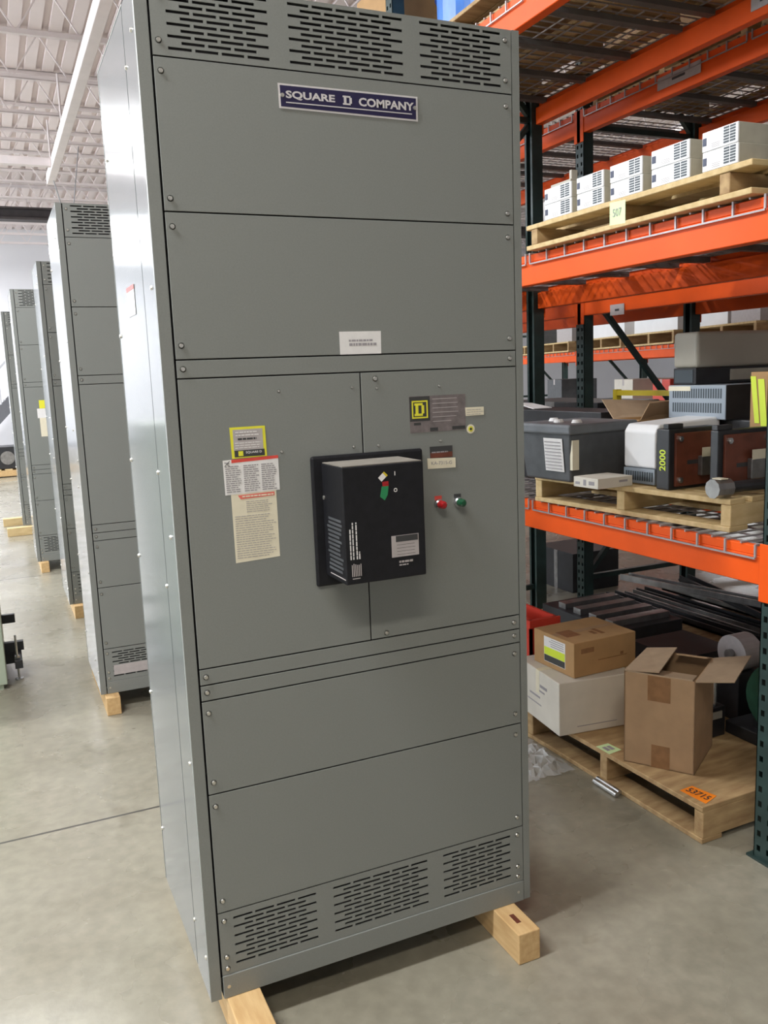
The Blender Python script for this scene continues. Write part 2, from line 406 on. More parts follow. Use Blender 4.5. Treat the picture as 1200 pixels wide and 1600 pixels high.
    # lines of small print as one mesh: slightly raised ink
    def lines(name, m, parent, x0, x1, z0, z1, n, y, frac=.5, sk=0.):
        b = MB(); st = (z1-z0)/n
        for i in range(n):
            zb = z0 + i*st + st*.2; cx = x0
            end = x1 - random.random()*(x1-x0)*.25
            while cx < end:
                wl = random.uniform(.004, .014); e = min(cx+wl, end)
                b.box(cx+sk*i, e+sk*i, y-.0002, y, zz(zb), zz(zb+st*frac)); cx = e + .0016
        return b.build(name, m, parent)
    # maker's plate
    n = lab('nameplate', M['silver'], [(.294, 2.2025), (.633, 2.2035), (.632, 2.149), (.295, 2.151)], -.0012, label='navy and silver nameplate reading SQUARE D COMPANY')
    lab('nameplate_field', M['navy'], [(.2985, 2.1985), (.6285, 2.1995), (.6275, 2.153), (.2995, 2.155)], -.0016, n)
    text('lettering', 'SQUARE', M['silver'], n, (.3685, -.0018, zz(2.1795)), (1,0,.003), (0,0,1), .115, .0185, .035)
    b = MB()
    for (xa, xb, za, zb) in [(0,.0225,.0255,.031),(0,.0225,0,.0055),(.003,.0105,.0055,.0255),(.0195,.0265,.0055,.0255)]:
        b.box(.445+xa*.82, .445+xb*.82, -.0020, -.0016, zz(2.1705+za*.62), zz(2.1705+zb*.62))
    b.build('lettering_d', M['silver'], n)
    text('lettering', 'COMPANY', M['silver'], n, (.553, -.0018, zz(2.180)), (1,0,.003), (0,0,1), .139, .0185, .035)
    MB().box(.311, .617, -.0021, -.0017, zz(2.163), zz(2.1652)).build('underline', M['silver'], n)
    for xr in (.303, .6245): MB().cyl((xr, -.0012, zz(2.178)), (xr, -.004, zz(2.178)), .0045, 10).build('rivet', M['screw'], n)
    # white tag on the second panel
    n = lab('paper_label', M['white'], [(.411,1.672),(.517,1.672),(.516,1.6195),(.411,1.6195)], label='white paper label with two lines of print')
    lines('print_line', M['ink'], n, .434, .500, 1.647, 1.656, 1, -.0005, .5)
    lines('print_line', M['ink'], n, .435, .505, 1.637, 1.647, 1, -.0005, .6)
    # sticker group on the left door
    n = lab('service_sticker', M['yellow'], [(.1375,1.4665),(.2195,1.4665),(.2205,1.3975),(.1395,1.3965)], -.0010, label='yellow bordered service sticker')
    lab('sticker_field', M['lblgrey'], rect(.1445,.213,1.4145,1.461), -.0013, n)
    lab('sticker_band', M['ink_dark'], rect(.1455,.2155,1.3995,1.4145), -.0013, n)
    lab('sticker_logo', M['yellow'], rect(.1545,.1655,1.4015,1.4125), -.0016, n)
    text('lettering', 'SQUARE D', M['white'], n, (.190, -.0015, zz(1.4085)), (1,0,0), (0,0,1), .037, .006, .01)
    lines('print_line', M['ink_dark'], n, .155, .212, 1.436, 1.443, 1, -.0014, .6)
    lines('print_line', M['white'], n, .150, .209, 1.4455, 1.4585, 2, -.0014, .35); lines('print_line', M['white'], n, .148, .210, 1.418, 1.434, 3, -.0014, .3)
    n = lab('warning_sticker', M['white'], [(.1175,1.394),(.2465,1.3975),(.2465,1.3175),(.1185,1.3155)], -.0006, label='white warning sticker with a red top band')
    lab('sticker_band', M['red'], [(.137,1.3945),(.2465,1.3975),(.2465,1.3905),(.137,1.387)], -.0009, n)
    for k in range(3): lines('print_column', M['ink'], n, .122+k*.0415, .159+k*.0415, 1.320, 1.382, 13, -.0008, .45)
    b = MB(); b.bar((.121,-.0009,zz(1.380)),(.133,-.0009,zz(1.392)),.0012,.0003,(0,1,0)); b.bar((.121,-.0009,zz(1.389)),(.132,-.0009,zz(1.386)),.0012,.0003,(0,1,0)); b.bar((.126,-.0009,zz(1.385)),(.133,-.0009,zz(1.380)),.0012,.0003,(0,1,0))
    b.build('pictogram', M['ink_dark'], n)
    n = lab('instruction_sheet', M['cream'], [(.1315,1.3185),(.2375,1.3195),(.2375,1.162),(.1325,1.158)], -.0003, label='tall cream instruction sheet with red heading')
    lab('sheet_band', M['pinkred'], [(.147,1.313),(.233,1.3145),(.233,1.306),(.153,1.3035)], -.0008, n)
    lines('print_line', M['cream'], n, .157, .236, 1.3065, 1.3125, 1, -.0009, .5)
    lines('print_line', M['ink'], n, .165, .228, 1.272, 1.300, 6, -.0005, .25)
    lines('print_line', M['ink'], n, .137, .233, 1.167, 1.268, 19, -.0005, .25)
    # data plate on the right door
    n = lab('data_plate', M['plate'], [(.5845,1.5145),(.741,1.5145),(.741,1.426),(.5855,1.4255)], -.0008, label='brown grey metal data plate with yellow D logo')
    lab('logo_field', M['ink_dark'], rect(.5855,.641,1.4535,1.5135), -.0010, n)
    b = MB()
    lo = (.5915, .635, 1.4605, 1.5035)
    for (x0,x1,z0,z1) in [(lo[0],lo[1],lo[3]-.0035,lo[3]),(lo[0],lo[1],lo[2],lo[2]+.0035),(lo[0],lo[0]+.0035,lo[2]+.0035,lo[3]-.0035),(lo[1]-.0035,lo[1],lo[2]+.0035,lo[3]-.0035)]:
        b.box(x0,x1,-.0014,-.0010,zz(z0),zz(z1))
    # the D: slab serifs, bowl
    dx, dz = .5985, 1.4665
    for (x0,x1,z0,z1) in [(0,.0225,.0255,.031),(0,.0225,0,.0055),(.003,.0105,.0055,.0255),(.0195,.0265,.0055,.0255)]:
        b.box(dx+x0,dx+x1,-.0014,-.0010,zz(dz+z0),zz(dz+z1))
    b.build('d_logo', M['yellow'], n)
    b = MB()
    for k in range(6): b.box(.648, .700+.03*random.random(), -.0011, -.0009, zz(1.505-.011*k), zz(1.5065-.011*k))
    b.build('print_line', M['lblgrey'], n)
    b = MB(); b.box(.640,.662,-.0011,-.0009,zz(1.427),zz(1.436)); b.box(.702,.739,-.0011,-.0009,zz(1.428),zz(1.436)); b.box(.596,.615,-.0011,-.0009,zz(1.444),zz(1.450)); b.build('print_block', M['ink_dark'], n)
    n = lab('small_white_label', M['cream'], [(.740,1.4805),(.794,1.480),(.794,1.4595),(.7415,1.459)], -.0011, label='small cream label with three lines of print')
    lines('print_line', M['ink'], n, .744, .794, 1.461, 1.478, 3, -.0013, .2)
    b = MB(); b.cyl((.755,0,zz(1.426)),(.755,-.0008,zz(1.426)),.0115,24); n = b.build('round_sticker', M['cream'], t); n['label'] = 'small round cream inspection sticker'
    MB().cyl((.755,-.0008,zz(1.426)),(.755,-.0012,zz(1.426)),.0070,20).build('sticker_centre', M['yellow'], n)
    MB().cyl((.755,-.0012,zz(1.426)),(.755,-.0015,zz(1.426)),.0035,12).build('sticker_dot', M['ink_dark'], n)
    n = lab('rating_plate', M['ink_dark'], [(.637,1.389),(.701,1.3885),(.701,1.3595),(.6375,1.3605)], -.0010, label='small dark rating plate')
    lab('plate_band', M['maroon'], rect(.6385,.700,1.3605,1.3735), -.0013, n); lines('print_line', M['ink'], n, .642,.697,1.371,1.379,1,-.0014,.4)
    n = lab('punched_tape_label', M['cream'], [(.629,1.3605),(.7085,1.3575),(.7085,1.3325),(.630,1.334)], -.0014, label='cream adhesive label under the dark plate')
    text('print', 'KA-7315-G', M['ink'], n, (.669, -.0016, zz(1.347)), (1,0,-.03), (0,0,1), .058, .0085, .005)
    # pilot lights
    for (x, z, mm, lb) in [(.657, 1.2445, 'redlamp', 'red pilot light'), (.712, 1.2445, 'greenlamp', 'dark green pilot light')]:
        b = MB(); b.cyl((x,0,zz(z)),(x,-.010,zz(z)),.0125,20); b.cyl((x,-.010,zz(z)),(x,-.014,zz(z)),.0125,20,.010)
        n = b.build('pilot_light', M['brightsteel'], t); n['label'] = lb
        b = MB(); b.cyl((x,-.014,zz(z)),(x,-.030,zz(z)),.0105,20,.0095); b.cyl((x,-.030,zz(z)),(x,-.034,zz(z)),.0095,20,.006); b.build('lens', M[mm], n, smooth=False)
        lab('legend_plate', M['red'] if mm == 'redlamp' else M['ink_dark'], rect(x-.010, x+.010, z+.0095, z+.020), -.0006, n)
    # side sticker
    MB().panel([(-.0006,.40,zz(1.737)),(-.0006,.285,zz(1.737)),(-.0006,.285,zz(1.808)),(-.0006,.40,zz(1.808))],.0005).build('side_sticker', M['white'], t)
    MB().panel([(-.0012,.40,zz(1.797)),(-.0012,.285,zz(1.797)),(-.0012,.285,zz(1.808)),(-.0012,.40,zz(1.808))],.0005).build('side_sticker_band', M['red'], t)
    # circuit breaker
    b = MB(); b.box(.3215, .6125, -.012, 0, zz(1.077), zz(1.388)); br = b.build('circuit_breaker', M['black'], t, bevel=.006); br['label'] = 'black moulded circuit breaker standing proud of the doors'
    x0, x1, z0, z1, yf = .3455, .5465, 1.1055, 1.3735, -.142
    MB().box(x0, x1, yf, -.012, zz(z0), zz(z1-.002)).build('breaker_housing', M['black'], br, bevel=.003)
    MB().box(x0+.003, x1-.003, yf+.004, -.013, zz(z1-.0035), zz(z1)).build('dusty_top', M['dust'], br)
    y = yf - .0004
    # indicator window
    def quad(name, m, pts, yy):
        return MB().panel([(px, yy, zz(pz)) for (px, pz) in pts], .0004).build(name, m, br)
    quad('white_flag', M['white'], [(.432,1.342),(.440,1.333),(.452,1.343),(.4435,1.352)][::-1], y-.0003)
    quad('yellow_flag', M['clampyellow'], [(.4435,1.352),(.447,1.355),(.456,1.346),(.452,1.343)], y-.0003)
    quad('red_flag', M['redlamp'], [(.442,1.332),(.457,1.333),(.457,1.322),(.442,1.322)], y-.0003)
    quad('green_flag', M['green'], [(.4405,1.322),(.457,1.322),(.453,1.300),(.447,1.292),(.436,1.300)], y-.0003) if False else None
    MB().prism([(.4405,zz(1.322)),(.457,zz(1.322)),(.454,zz(1.302)),(.4465,zz(1.290)),(.4355,zz(1.299))], 'y', y-.0006, y).build('green_flag', M['green'], br)
    text('on_mark', 'I', M['white'], br, (.4735, y-.0003, zz(1.349)), (1,0,0), (0,0,1), .0022, .0095, 0)
    b = MB(); n_ = 20
    for i in range(n_):
        a0, a1 = 2*math.pi*i/n_, 2*math.pi*(i+1)/n_
        b.add([(.474+r*math.cos(a)*1.0, y-.0004, zz(1.311)+r*math.sin(a)) for (r, a) in ((.0027,a0),(.0046,a0),(.0046,a1),(.0027,a1))], [(0,1,2,3)])
    b.build('off_mark', M['white'], br)
    # rating label low on the right of the face
    quad('rating_label', M['lblgrey'], [(.459,1.206),(.528,1.206),(.528,1.156),(.459,1.156)], y-.0003)
    quad('rating_label_head', M['ink_dark'], [(.470,1.205),(.526,1.205),(.526,1.191),(.470,1.191)], y-.0006)
    b = MB()
    for k in range(4): b.box(.472, .520-.004*random.random(), y-.0008, y-.0004, zz(1.161+.0075*k), zz(1.1618+.0075*k))
    b.build('rating_label_print', M['ink_dark'], br)
    lines('type_print', M['lblgrey'], br, .477, .512, 1.140, 1.148, 1, y, .6)
    lines('type_print', M['lblgrey'], br, .477, .505, 1.134, 1.139, 1, y, .6)
    # vertical print near the left edge of the face
    b = MB()
    for i, (xx, za, zb) in enumerate([(.3585,1.163,1.232),(.3650,1.163,1.247),(.3735,1.163,1.247),(.3795,1.163,1.180)]):
        zc = za
        while zc < zb: e = min(zb, zc+random.uniform(.006,.014)); b.box(xx-.0014, xx+.0014, y-.0004, y, zz(zc), zz(e)); zc = e+.0016
    b.build('vertical_print', M['white'], br)
    b = MB()
    for k in range(6): b.box(.3595+k*.0042, .3615+k*.0042, y-.0004, y, zz(1.124), zz(1.150+.004*random.random()))
    b.box(.3605, .379, y-.0004, y, zz(1.118), zz(1.120)); b.build('small_print', M['lblgrey'], br)
    # raised text on the left cheek of the housing
    b = MB()
    for k in range(13):
        za = 1.128 + k*.0098; b.box(x0-.0006, x0, yf+.012+.02*random.random(), -.035-.012*random.random(), zz(za), zz(za+.0055))
    b.build('cheek_print', M['crate'], br)
    MB().box(x0-.0008, x0, yf+.004, -.045, zz(1.1165), zz(1.1185)).build('cheek_underline', M['lblgrey'], br)
    MB().cyl((x0-.002, -.022, zz(1.292)), (x0, -.022, zz(1.292)), .005, 10).build('cheek_screw', M['screw'], br)
    return t

main = cabinet(True)
main.location = (0, 0, Z0)
main['label'] = 'tall grey metal switchboard cabinet with black breaker, nearest in the row'
proto = None
row = [(.007, 2.328, 'second grey switchboard cabinet, just behind the nearest one'),
       (.019, 4.27, 'third grey switchboard cabinet, narrow sliver behind the second one'),
       (-.104, 5.995, 'fourth grey switchboard cabinet with yellow and white stickers on its door'),
       (-.144, 8.25, 'farthest grey switchboard cabinet, thin edge at the end of the row')]
for i, (x, y, lb) in enumerate(row):
    if proto is None: proto = c = cabinet(False)
    else: c = copy_tree(proto)
    c.location = (x, y, Z0); c['label'] = lb
    c['group'] = 'switchboard cabinets standing in a row'
    if i == 2:
        def lb_(nm, m, q, y_): MB().panel([(q[0],y_,zz(q[2])),(q[1],y_,zz(q[2])),(q[1],y_,zz(q[3])),(q[0],y_,zz(q[3]))],.0004).build(nm, m, c)
        lb_('service_sticker', M['yellow'], (.138,.220,1.397,1.466), -.001); lb_('warning_sticker', M['white'], (.118,.246,1.317,1.396), -.0006); lb_('instruction_sheet', M['cream'], (.132,.237,1.16,1.318), -.0004)
MB().box(.07, .27, -.0008, 0, zz(.178), zz(.226)).build('vent_sticker', M['lblgrey'], proto)
main['group'] = 'switchboard cabinets standing in a row'

# timber skids under the cabinets
def timber(x, y0, y1, z, label, w=.066, h=.0885, m='wood', along='y'):
    b = MB()
    if along == 'y': b.box(-w/2, w/2, 0, y1-y0, 0, h)
    else: b.box(0, y1-y0, -w/2, w/2, 0, h)
    o = b.build('timber_block', M[m], bevel=.003); o.location = (x, y0, z)
    return tag(o, label, 'wood block', 'timber blocks under the cabinets')
timber(.0795, -.137, .64, 0, 'pine timber under the left end of the nearest cabinet', .083)
tb = timber(.826, -.128, .64, 0, 'pine timber under the right end of the nearest cabinet', .068)
b = MB(); b.box(-.010, .004, .045, .085, .0886, .0892); b.build('knot', M['maroon'], tb)
for (x, y, lb) in [(.0, 2.328, 'second'), (.02, 4.27, 'third'), (-.105, 5.995, 'fourth')]:
    timber(x+.056, y-.065, y+.64, 0, 'pine timber under the left end of the %s cabinet' % lb)
    timber(x+.83, y-.065, y+.64, 0, 'pine timber under the right end of the %s cabinet' % lb)
for (y, lb) in [(8.0, 'front'), (8.78, 'rear')]:
    o = MB().box(-.26, .95, 0, .10, 0, .0885).build('timber_block', M['palewood'], bevel=.003); o.location = (-.05 if lb == 'front' else -.08, y+.1, 0)
    tag(o, 'pale timber lying crosswise under the %s edge of the farthest cabinet' % lb, 'wood block', 'timber blocks under the cabinets')

# sage green cabinet cut by the left edge of the frame, with a levelling bracket
t = thing('floor_cabinet', 'sage green metal cabinet cut off by the left edge of the photo', 'electrical cabinet', (-.405, 2.92, 0))
MB().box(-.9, 0, 0, .55, .03, 1.35).build('body', M['leftgreen'], t, bevel=.004)
MB().box(-.88, -.02, .02, .53, 0, .03).build('plinth', M['leftgreen'], t)
MB().box(-.86, -.04, -.006, 0, .09, 1.29).build('door', M['leftgreen'], t, bevel=.002)
b = MB(); b.box(.0, .10, .30, .34, .12, .17); b.box(0, .05, .30, .34, .05, .12); b.box(.045,.085,.10,.34,.075,.12); b.build('bracket', M['blacksteel'], t, bevel=.002)
MB().box(.0, .07, .47, .50, .24, .29).build('upper_bracket', M['blacksteel'], t, bevel=.002)
b = MB(); b.cyl((.06,.15,.002),(.06,.15,.25),.006,8); b.cyl((.06,.15,.12),(.06,.15,.135),.014,6); b.cyl((.06,.15,.0),(.06,.15,.008),.022,12); b.build('levelling_bolt', M['brightsteel'], t)

# ------------------------------------------------------------------ pallets and racks
def pallet(label, loc, rz, LY=1.0, LX=1.0, h=.125, m='palewood', m2='oldwood', blocks=3, nb=7, solid=False, group='wooden pallets', ins=(0, 0), fill=.72):
    """stringers run in x, deck boards in y"""
    t = thing('wooden_pallet', label, 'pallet', loc, rz, group)
    bt = .018
    for k in range(blocks):
        yc = ins[0] + (LY-.04-ins[0]-ins[1])*k/(blocks-1)
        MB().box(.004, LX-.004, yc, yc+.04, bt, h-bt).build('stringer', M[m2], t, bevel=.002, seg=1)
    if solid:
        b = MB(); b.box(0, LX, 0, LY, h-bt, h); b.build('deck_sheet', M[m], t, bevel=.002, seg=1)
        n_ = 0
    for k in range(nb if not solid else 0):
        bw = LX/nb*fill; xa = (LX-bw)*k/(nb-1)
        MB().box(xa, xa+bw, 0, LY, h-bt, h).build('deck_board', M[m], t, bevel=.002, seg=1)
    for k in range(3):
        bw = .09; xa = (LX-bw)*k/2
        MB().box(xa, xa+bw, 0, LY, 0, bt).build('bottom_board', M[m2 if k else m], t, bevel=.002, seg=1)
    return t

def post_mesh(hgt):
    b = MB(); w = .075
    # face (at x = 0, facing -x) pierced by two columns of holes at 50 mm pitch
    cols = [(0,.012),(.026,.049),(.063,w)]
    for (a, c) in cols: b.box(0, .003, a, c, 0, hgt)
    z = 0
    while z < hgt-.05:
        for (a, c) in ((.012,.026),(.049,.063)): b.box(0, .003, a, c, z, z+.030)
        z += .05
    for (a, c) in ((.012,.026),(.049,.063)): b.box(0, .003, a, c, z, hgt)
    b.box(0, .07, 0, .003, 0, hgt); b.box(0, .07, w-.003, w, 0, hgt)
    b.box(.067, .07, .003, .018, 0, hgt); b.box(.067, .07, w-.018, w-.003, 0, hgt)
    b.box(-.01, .085, -.02, w+.02, 0, .008)
    return b
POSTY = [-.112, 2.405, 4.922]
def rack(label, loc, rz, levels, bays, hgt=4.2, depth=.914, posts=POSTY):
    t = thing('pallet_rack', label, 'storage rack', loc, rz)
    pm = None
    for i in range(bays+1):
        for side in (0, 1):
            if pm is None: pm = o = post_mesh(hgt).build('upright_post', M['postgreen'], t)
            else: o = pm.copy(); COL.objects.link(o); o.parent = t
            if side: o.location = (depth, posts[i]+.075, 0); o.rotation_euler = (0,0,math.pi)
            else: o.location = (0, posts[i], 0)
        b = MB(); yc = posts[i]+.0375; z = .25; d = 1
        while z < hgt-.2:
            b.bar((.07, yc, z), (depth-.07, yc, z), .03, .03)
            if z+.9 < hgt: b.bar((.07, yc, z+.03) if d > 0 else (depth-.07, yc, z+.03), (depth-.07, yc, z+.87) if d > 0 else (.07, yc, z+.87), .03, .03)
            z += .9; d = -d
        b.build('frame_brace', M['postgreen'], t)
    for lv in levels:
        for k in range(bays):
            ya, yb = posts[k]+.078, posts[k+1]-.003
            for side in (0, 1):
                b = MB(); s = 1 if side == 0 else -1; xo = 0 if side == 0 else depth
                def bx(a, c, *r): b.box(xo+s*a, xo+s*c, *r)
                bx(-.002, .045, ya, yb, lv-.12, lv-.03); bx(-.002, .022, ya, yb, lv-.03, lv)       # step section
                for (c0, c1) in ((ya-.058, ya+.004), (yb-.004, yb+.058)): bx(-.007, -.002, c0, c1, lv-.17, lv+.01)
                b.build('beam', M['orange'], t, bevel=.003, seg=1)
            # two wire decks per bay
            half = (yb-ya)/2
            for q in range(2):
                a, c = ya+q*half+.015, ya+(q+1)*half-.015; b = MB(); w = .0055
                n_ = int(round((c-a)/.06))
                for i in range(n_+1):
                    yy = a + (c-a)*i/n_; b.box(-.008, depth+.008, yy-w/2, yy+w/2, lv+.0005, lv+.0005+w)
                    if i % 2 == 0 or i == n_:
                        b.box(-.008-w, -.008, yy-w*.6, yy+w*.6, lv-.035, lv+w)
                for i in range(10):
                    xx = .03 + (depth-.06)*i/9; b.box(xx-w/2, xx+w/2, a, c, lv-.0045, lv+.001)
                b.box(-.008-w, -.008, a, c, lv-.035-w, lv-.035)
                b.build('wire_deck', M['wire'], t)
                b = MB()
                for i in range(4):
                    yy = a + .08 + (c-a-.16)*i/3; b.box(.05, depth-.05, yy-.02, yy+.02, lv-.03, lv-.006)
                b.build('deck_support', M['support'], t)
    return t
LV = (1.012, 2.03, 3.04)
rack('orange and dark green pallet rack beside the cabinet, facing the aisle', (1.736, 0, 0), 0, LV, 2)
rack('second orange pallet rack standing back to back behind the front rack', (2.95, .02, 0), 0, (1.0, 1.99, 3.03), 2)
far = rack('far orange pallet rack seen through the two nearer racks', (5.17, 2.17, 0), R(-13.5), (.90, 1.75), 3, 3.0, posts=[-.112, 2.405, 4.922, 7.44])

# ---- floor pallet group
fp = pallet('wooden floor pallet with plywood top carrying the cartons beside the cabinet', (1.648, .094, 0), R(1.0), 1.0, .85, .13, 'oldwood', 'oldwood', 3, solid=True)
def sheet(name, m, q, parent=None, t=.0006): return MB().panel(q, t).build(name, M[m], parent)
o = sheet('orange_tag', 'orangetag', [(1.6755,.108,.1312),(1.745,.13,.1312),(1.726,.222,.1312),(1.667,.218,.1312)]); tag(o, 'bright orange paper tag reading 53715 on the floor pallet', 'tag')
text('lettering', '53715', M['ink_dark'], o, (1.703, .168, .1320), (.16,-.98,0), (.98,.16,0), .085, .032, .01)
o = sheet('pale_green_tag', 'palegreen', [(1.641,.556,.1312),(1.705,.565,.1312),(1.698,.635,.1312),(1.640,.634,.1312)]); tag(o, 'pale green paper tag lying on the floor pallet edge', 'tag')
b = MB()
for k in range(2): b.box(1.652+.02*k, 1.668+.02*k, .58, .615, .1319, .1321)
b.build('handwriting', M['ink'], o)

def rbox(label, name, near, ux, L1, L2, z0, h, m, cat='box', flip=None):
    """closed carton: near corner, direction of its right-hand edge (unit xy), other edge is +90 deg"""
    a = math.atan2(ux[1], ux[0])
    t = thing(name, label, cat, (near[0], near[1], z0), a)
    return t
t = rbox('white carton lying under the brown carton on the floor pallet', 'white_carton', (1.572, .775), (.988, -.12), 0, 0, .131, 0, '')
MB().box(0, .335, 0, .36, 0, .218).build('carton_body', M['whitecard'], t, bevel=.004)
MB().box(-.0005, .336, .165, .195, .2178, .2186).build('tape_strip', M['cream'], t); MB().box(-.0008,-.0002,.165,.195,.12,.2178).build('tape_strip', M['cream'], t)
b = MB(); b.box(-.0008, -.0002, .10, .16, .15, .162); b.box(-.0008, -.0002, .16, .25, .10, .108); b.box(-.0008,-.0002,.15,.27,.07,.075); b.box(-.0008,-.0002,.12,.17,.13,.137); b.box(.08,.26,-.0008,-.0002,.028,.031); b.build('print_line', M['ink'], t)
t = rbox('brown taped carton with yellow shipping label on top of the white carton', 'brown_carton', (1.655, .79), (.999, .03), 0, 0, .350, 0, '')
MB().box(0, .315, 0, .265, 0, .143).build('carton_body', M['card'], t, bevel=.003)
b = MB(); b.box(.0, .315, .118, .148, .1428, .1435); b.build('tape_strip', M['card2'], t)
MB().box(-.0008, -.0002, .055, .195, .022, .128).build('shipping_label', M['white'], t)
MB().box(-.0012, -.0008, .057, .193, .052, .085).build('label_lime_band', M['lime'], t)
MB().box(-.0012, -.0008, .057, .193, .024, .051).build('label_black_band', M['ink_dark'], t)
b = MB()
for k in range(4): b.box(-.0012,-.0008,.065,.14+.04*random.random(),.092+k*.009,.095+k*.009)
b.build('print_line', M['ink'], t)
b = MB(); b.box(.035,.10,-.0006,-.0001,.095,.115); b.box(.12,.27,-.0006,-.0001,.055,.0575); b.box(.235,.25,-.0006,-.0001,.06,.072); b.box(.03,.10,.08,.16,.1435,.1438); b.box(.15,.17,.06,.10,.1435,.1438); b.box(.18,.20,.05,.12,.1435,.1438); b.build('printed_mark', M['tape'], t)

# open carton
A = Vector((-.56, .828, 0)); B_ = Vector((.84, .543, 0)); NC = Vector((1.787, .277, .131)); h = .345
t = thing('open_carton', 'tall open cardboard carton with raised flaps at the front of the floor pallet', 'box', tuple(NC), math.atan2(B_.y, B_.x))
LA, LB = .25, .285        # local: x along right edge (LB), y along left edge (LA)
b = MB(); w = .004
b.box(0, LB, 0, w, 0, h); b.box(0, LB, LA-w, LA, 0, h); b.box(0, w, 0, LA, 0, h); b.box(LB-w, LB, 0, LA, 0, h); b.box(0, LB, 0, LA, 0, w)
b.build('carton_body', M['card2'], t)
MB().panel([(0,0,h+.001),(LB,0,h+.001),(LB+.02,-.125,h+.022),(.01,-.125,h+.018)][::-1], .004).build('flap', M['cardin'], t)     # hinged on the right, open outward
MB().panel([(0,LA,h+.001),(LB,LA,h+.001),(LB,LA-.115,h+.018),(0,LA-.125,h+.012)], .004).build('flap', M['cardin'], t)
MB().panel([(0,.01,h),(.0,LA-.01,h),(.09,LA-.015,h-.012),(.09,.015,h-.012)], .004).build('flap', M['cardin'], t)
MB().panel([(LB,.01,h),(LB,LA-.13,h),(LB-.07,LA-.13,h+.02),(LB-.07,.01,h+.02)], .004).build('flap', M['card2'], t)
MB().box(-.0008, 0, .085, .165, h-.095, h-.002).build('tape_strip', M['tape'], t); MB().box(-.0008, 0, .085, .150, .0, .085).build('tape_strip', M['tape'], t)

# steel rods on the floor
for k, lb in enumerate(('bright steel rod on the floor nearest the pallet edge', 'bright steel rod on the floor, outer one of the pair')):
    o = MB().cyl((1.632-.022*k, .615-.01*k, .0105), (1.632-.022*k, .485-.01*k, .0105), .010, 12).build('steel_rod', M['brightsteel'], smooth=False); tag(o, lb, 'rod', 'steel rods on the floor')
# crumpled clear film behind the cabinet
b = MB()
import itertools
nn_, mm_ = 16, 14
pts = []
for i in range(nn_):
    for j_ in range(mm_):
        u, v = i/(nn_-1)-.5, j_/(mm_-1)-.5
        e = max(0, 1-(u*u+v*v)*4.2)
        pts.append((1.50+u*.24+random.uniform(-.012,.012), .90+v*.34+random.uniform(-.012,.012), .004+e*.06*random.random()))
b.add(pts, [(i*mm_+j_, (i+1)*mm_+j_, (i+1)*mm_+j_+1, i*mm_+j_+1) for i in range(nn_-1) for j_ in range(mm_-1)])
tag(b.build('plastic_film', M['film']), 'crumpled clear plastic film on the floor beside the pallet', 'plastic film')

# behind the cartons under the rack
t = thing('red_crate', 'red plastic crate partly hidden behind the brown carton', 'crate', (1.70, 1.16, 0))
b = MB(); b.box(0,.14,0,.012,0,.49); b.box(0,.14,.29,.302,0,.49); b.box(0,.012,0,.302,0,.49); b.box(.128,.14,0,.302,0,.49); b.box(0,.14,0,.302,0,.012); b.build('crate_body', M['redplastic'], t)
b = MB(); b.box(-.01,.15,-.01,.0,.455,.49); b.box(-.01,0,0,.302,.455,.49); b.build('crate_rim', M['redplastic'], t)
p2 = pallet('wooden pallet deep under the front rack carrying steel scrap', (2.30, 1.25, 0), 0, 1.1, .55, .13, 'oldwood', 'oldwood')
p3 = pallet('wooden pallet under the rear rack carrying steel bars', (2.98, .30, 0), 0, 1.5, .8, .13, 'oldwood', 'oldwood')
# motor / pump
t = thing('green_pump', 'dark green machine part with round housing behind the open carton', 'machine', (2.32, .30, .131))
MB().box(-.16,.22,-.16,.2,0,.05).build('base_plate', M['blacksteel'], t, bevel=.004)
b = MB(); b.cyl((-.14,0,.19),(.2,0,.19),.12,24); 
for k in range(9): b.cyl((-.12+.035*k,0,.19),(-.11+.035*k,0,.19),.132,24)
b.build('motor_body', M['darkgreen'], t)
MB().box(-.05,.10,-.05,.05,.30,.35).build('terminal_box', M['darkgreen'], t, bevel=.004)
b = MB(); b.box(-.12,-.08,-.1,.1,.05,.12); b.box(.10,.14,-.1,.1,.05,.12); b.build('foot', M['blacksteel'], t)
t = thing('flanged_wheel', 'pale grey round wheel lying above the dark machine', 'wheel', (2.29, .60, .0))
b = MB(); b.cyl((0,.0,.40),(.09,.0,.40),.075,28); b.cyl((.09,.0,.40),(.12,.0,.40),.05,28); b  .build('rim', M['lblgrey'], t, smooth=False)
MB().cyl((-.02,0,.40),(.16,0,.40),.02,14).build('hub', M['steel'], t)
MB().box(-.02,.14,-.06,.06,.131,.33).build('stand', M['blacksteel'], t, bevel=.004)
t = thing('valve_block', 'small pale valve block with bright pin beside the open carton', 'machine', (2.12, .46, 0))
MB().box(-.05,.02,.02,.09,.131,.25).build('block', M['blacksteel'], t, bevel=.003); MB().cyl((-.015,.05,.25),(-.015,.05,.36),.014,12).build('pin', M['brightsteel'], t)
MB().box(-.052,.0,.015,.06,.205,.235).build('flange', M['beige'], t, bevel=.002)
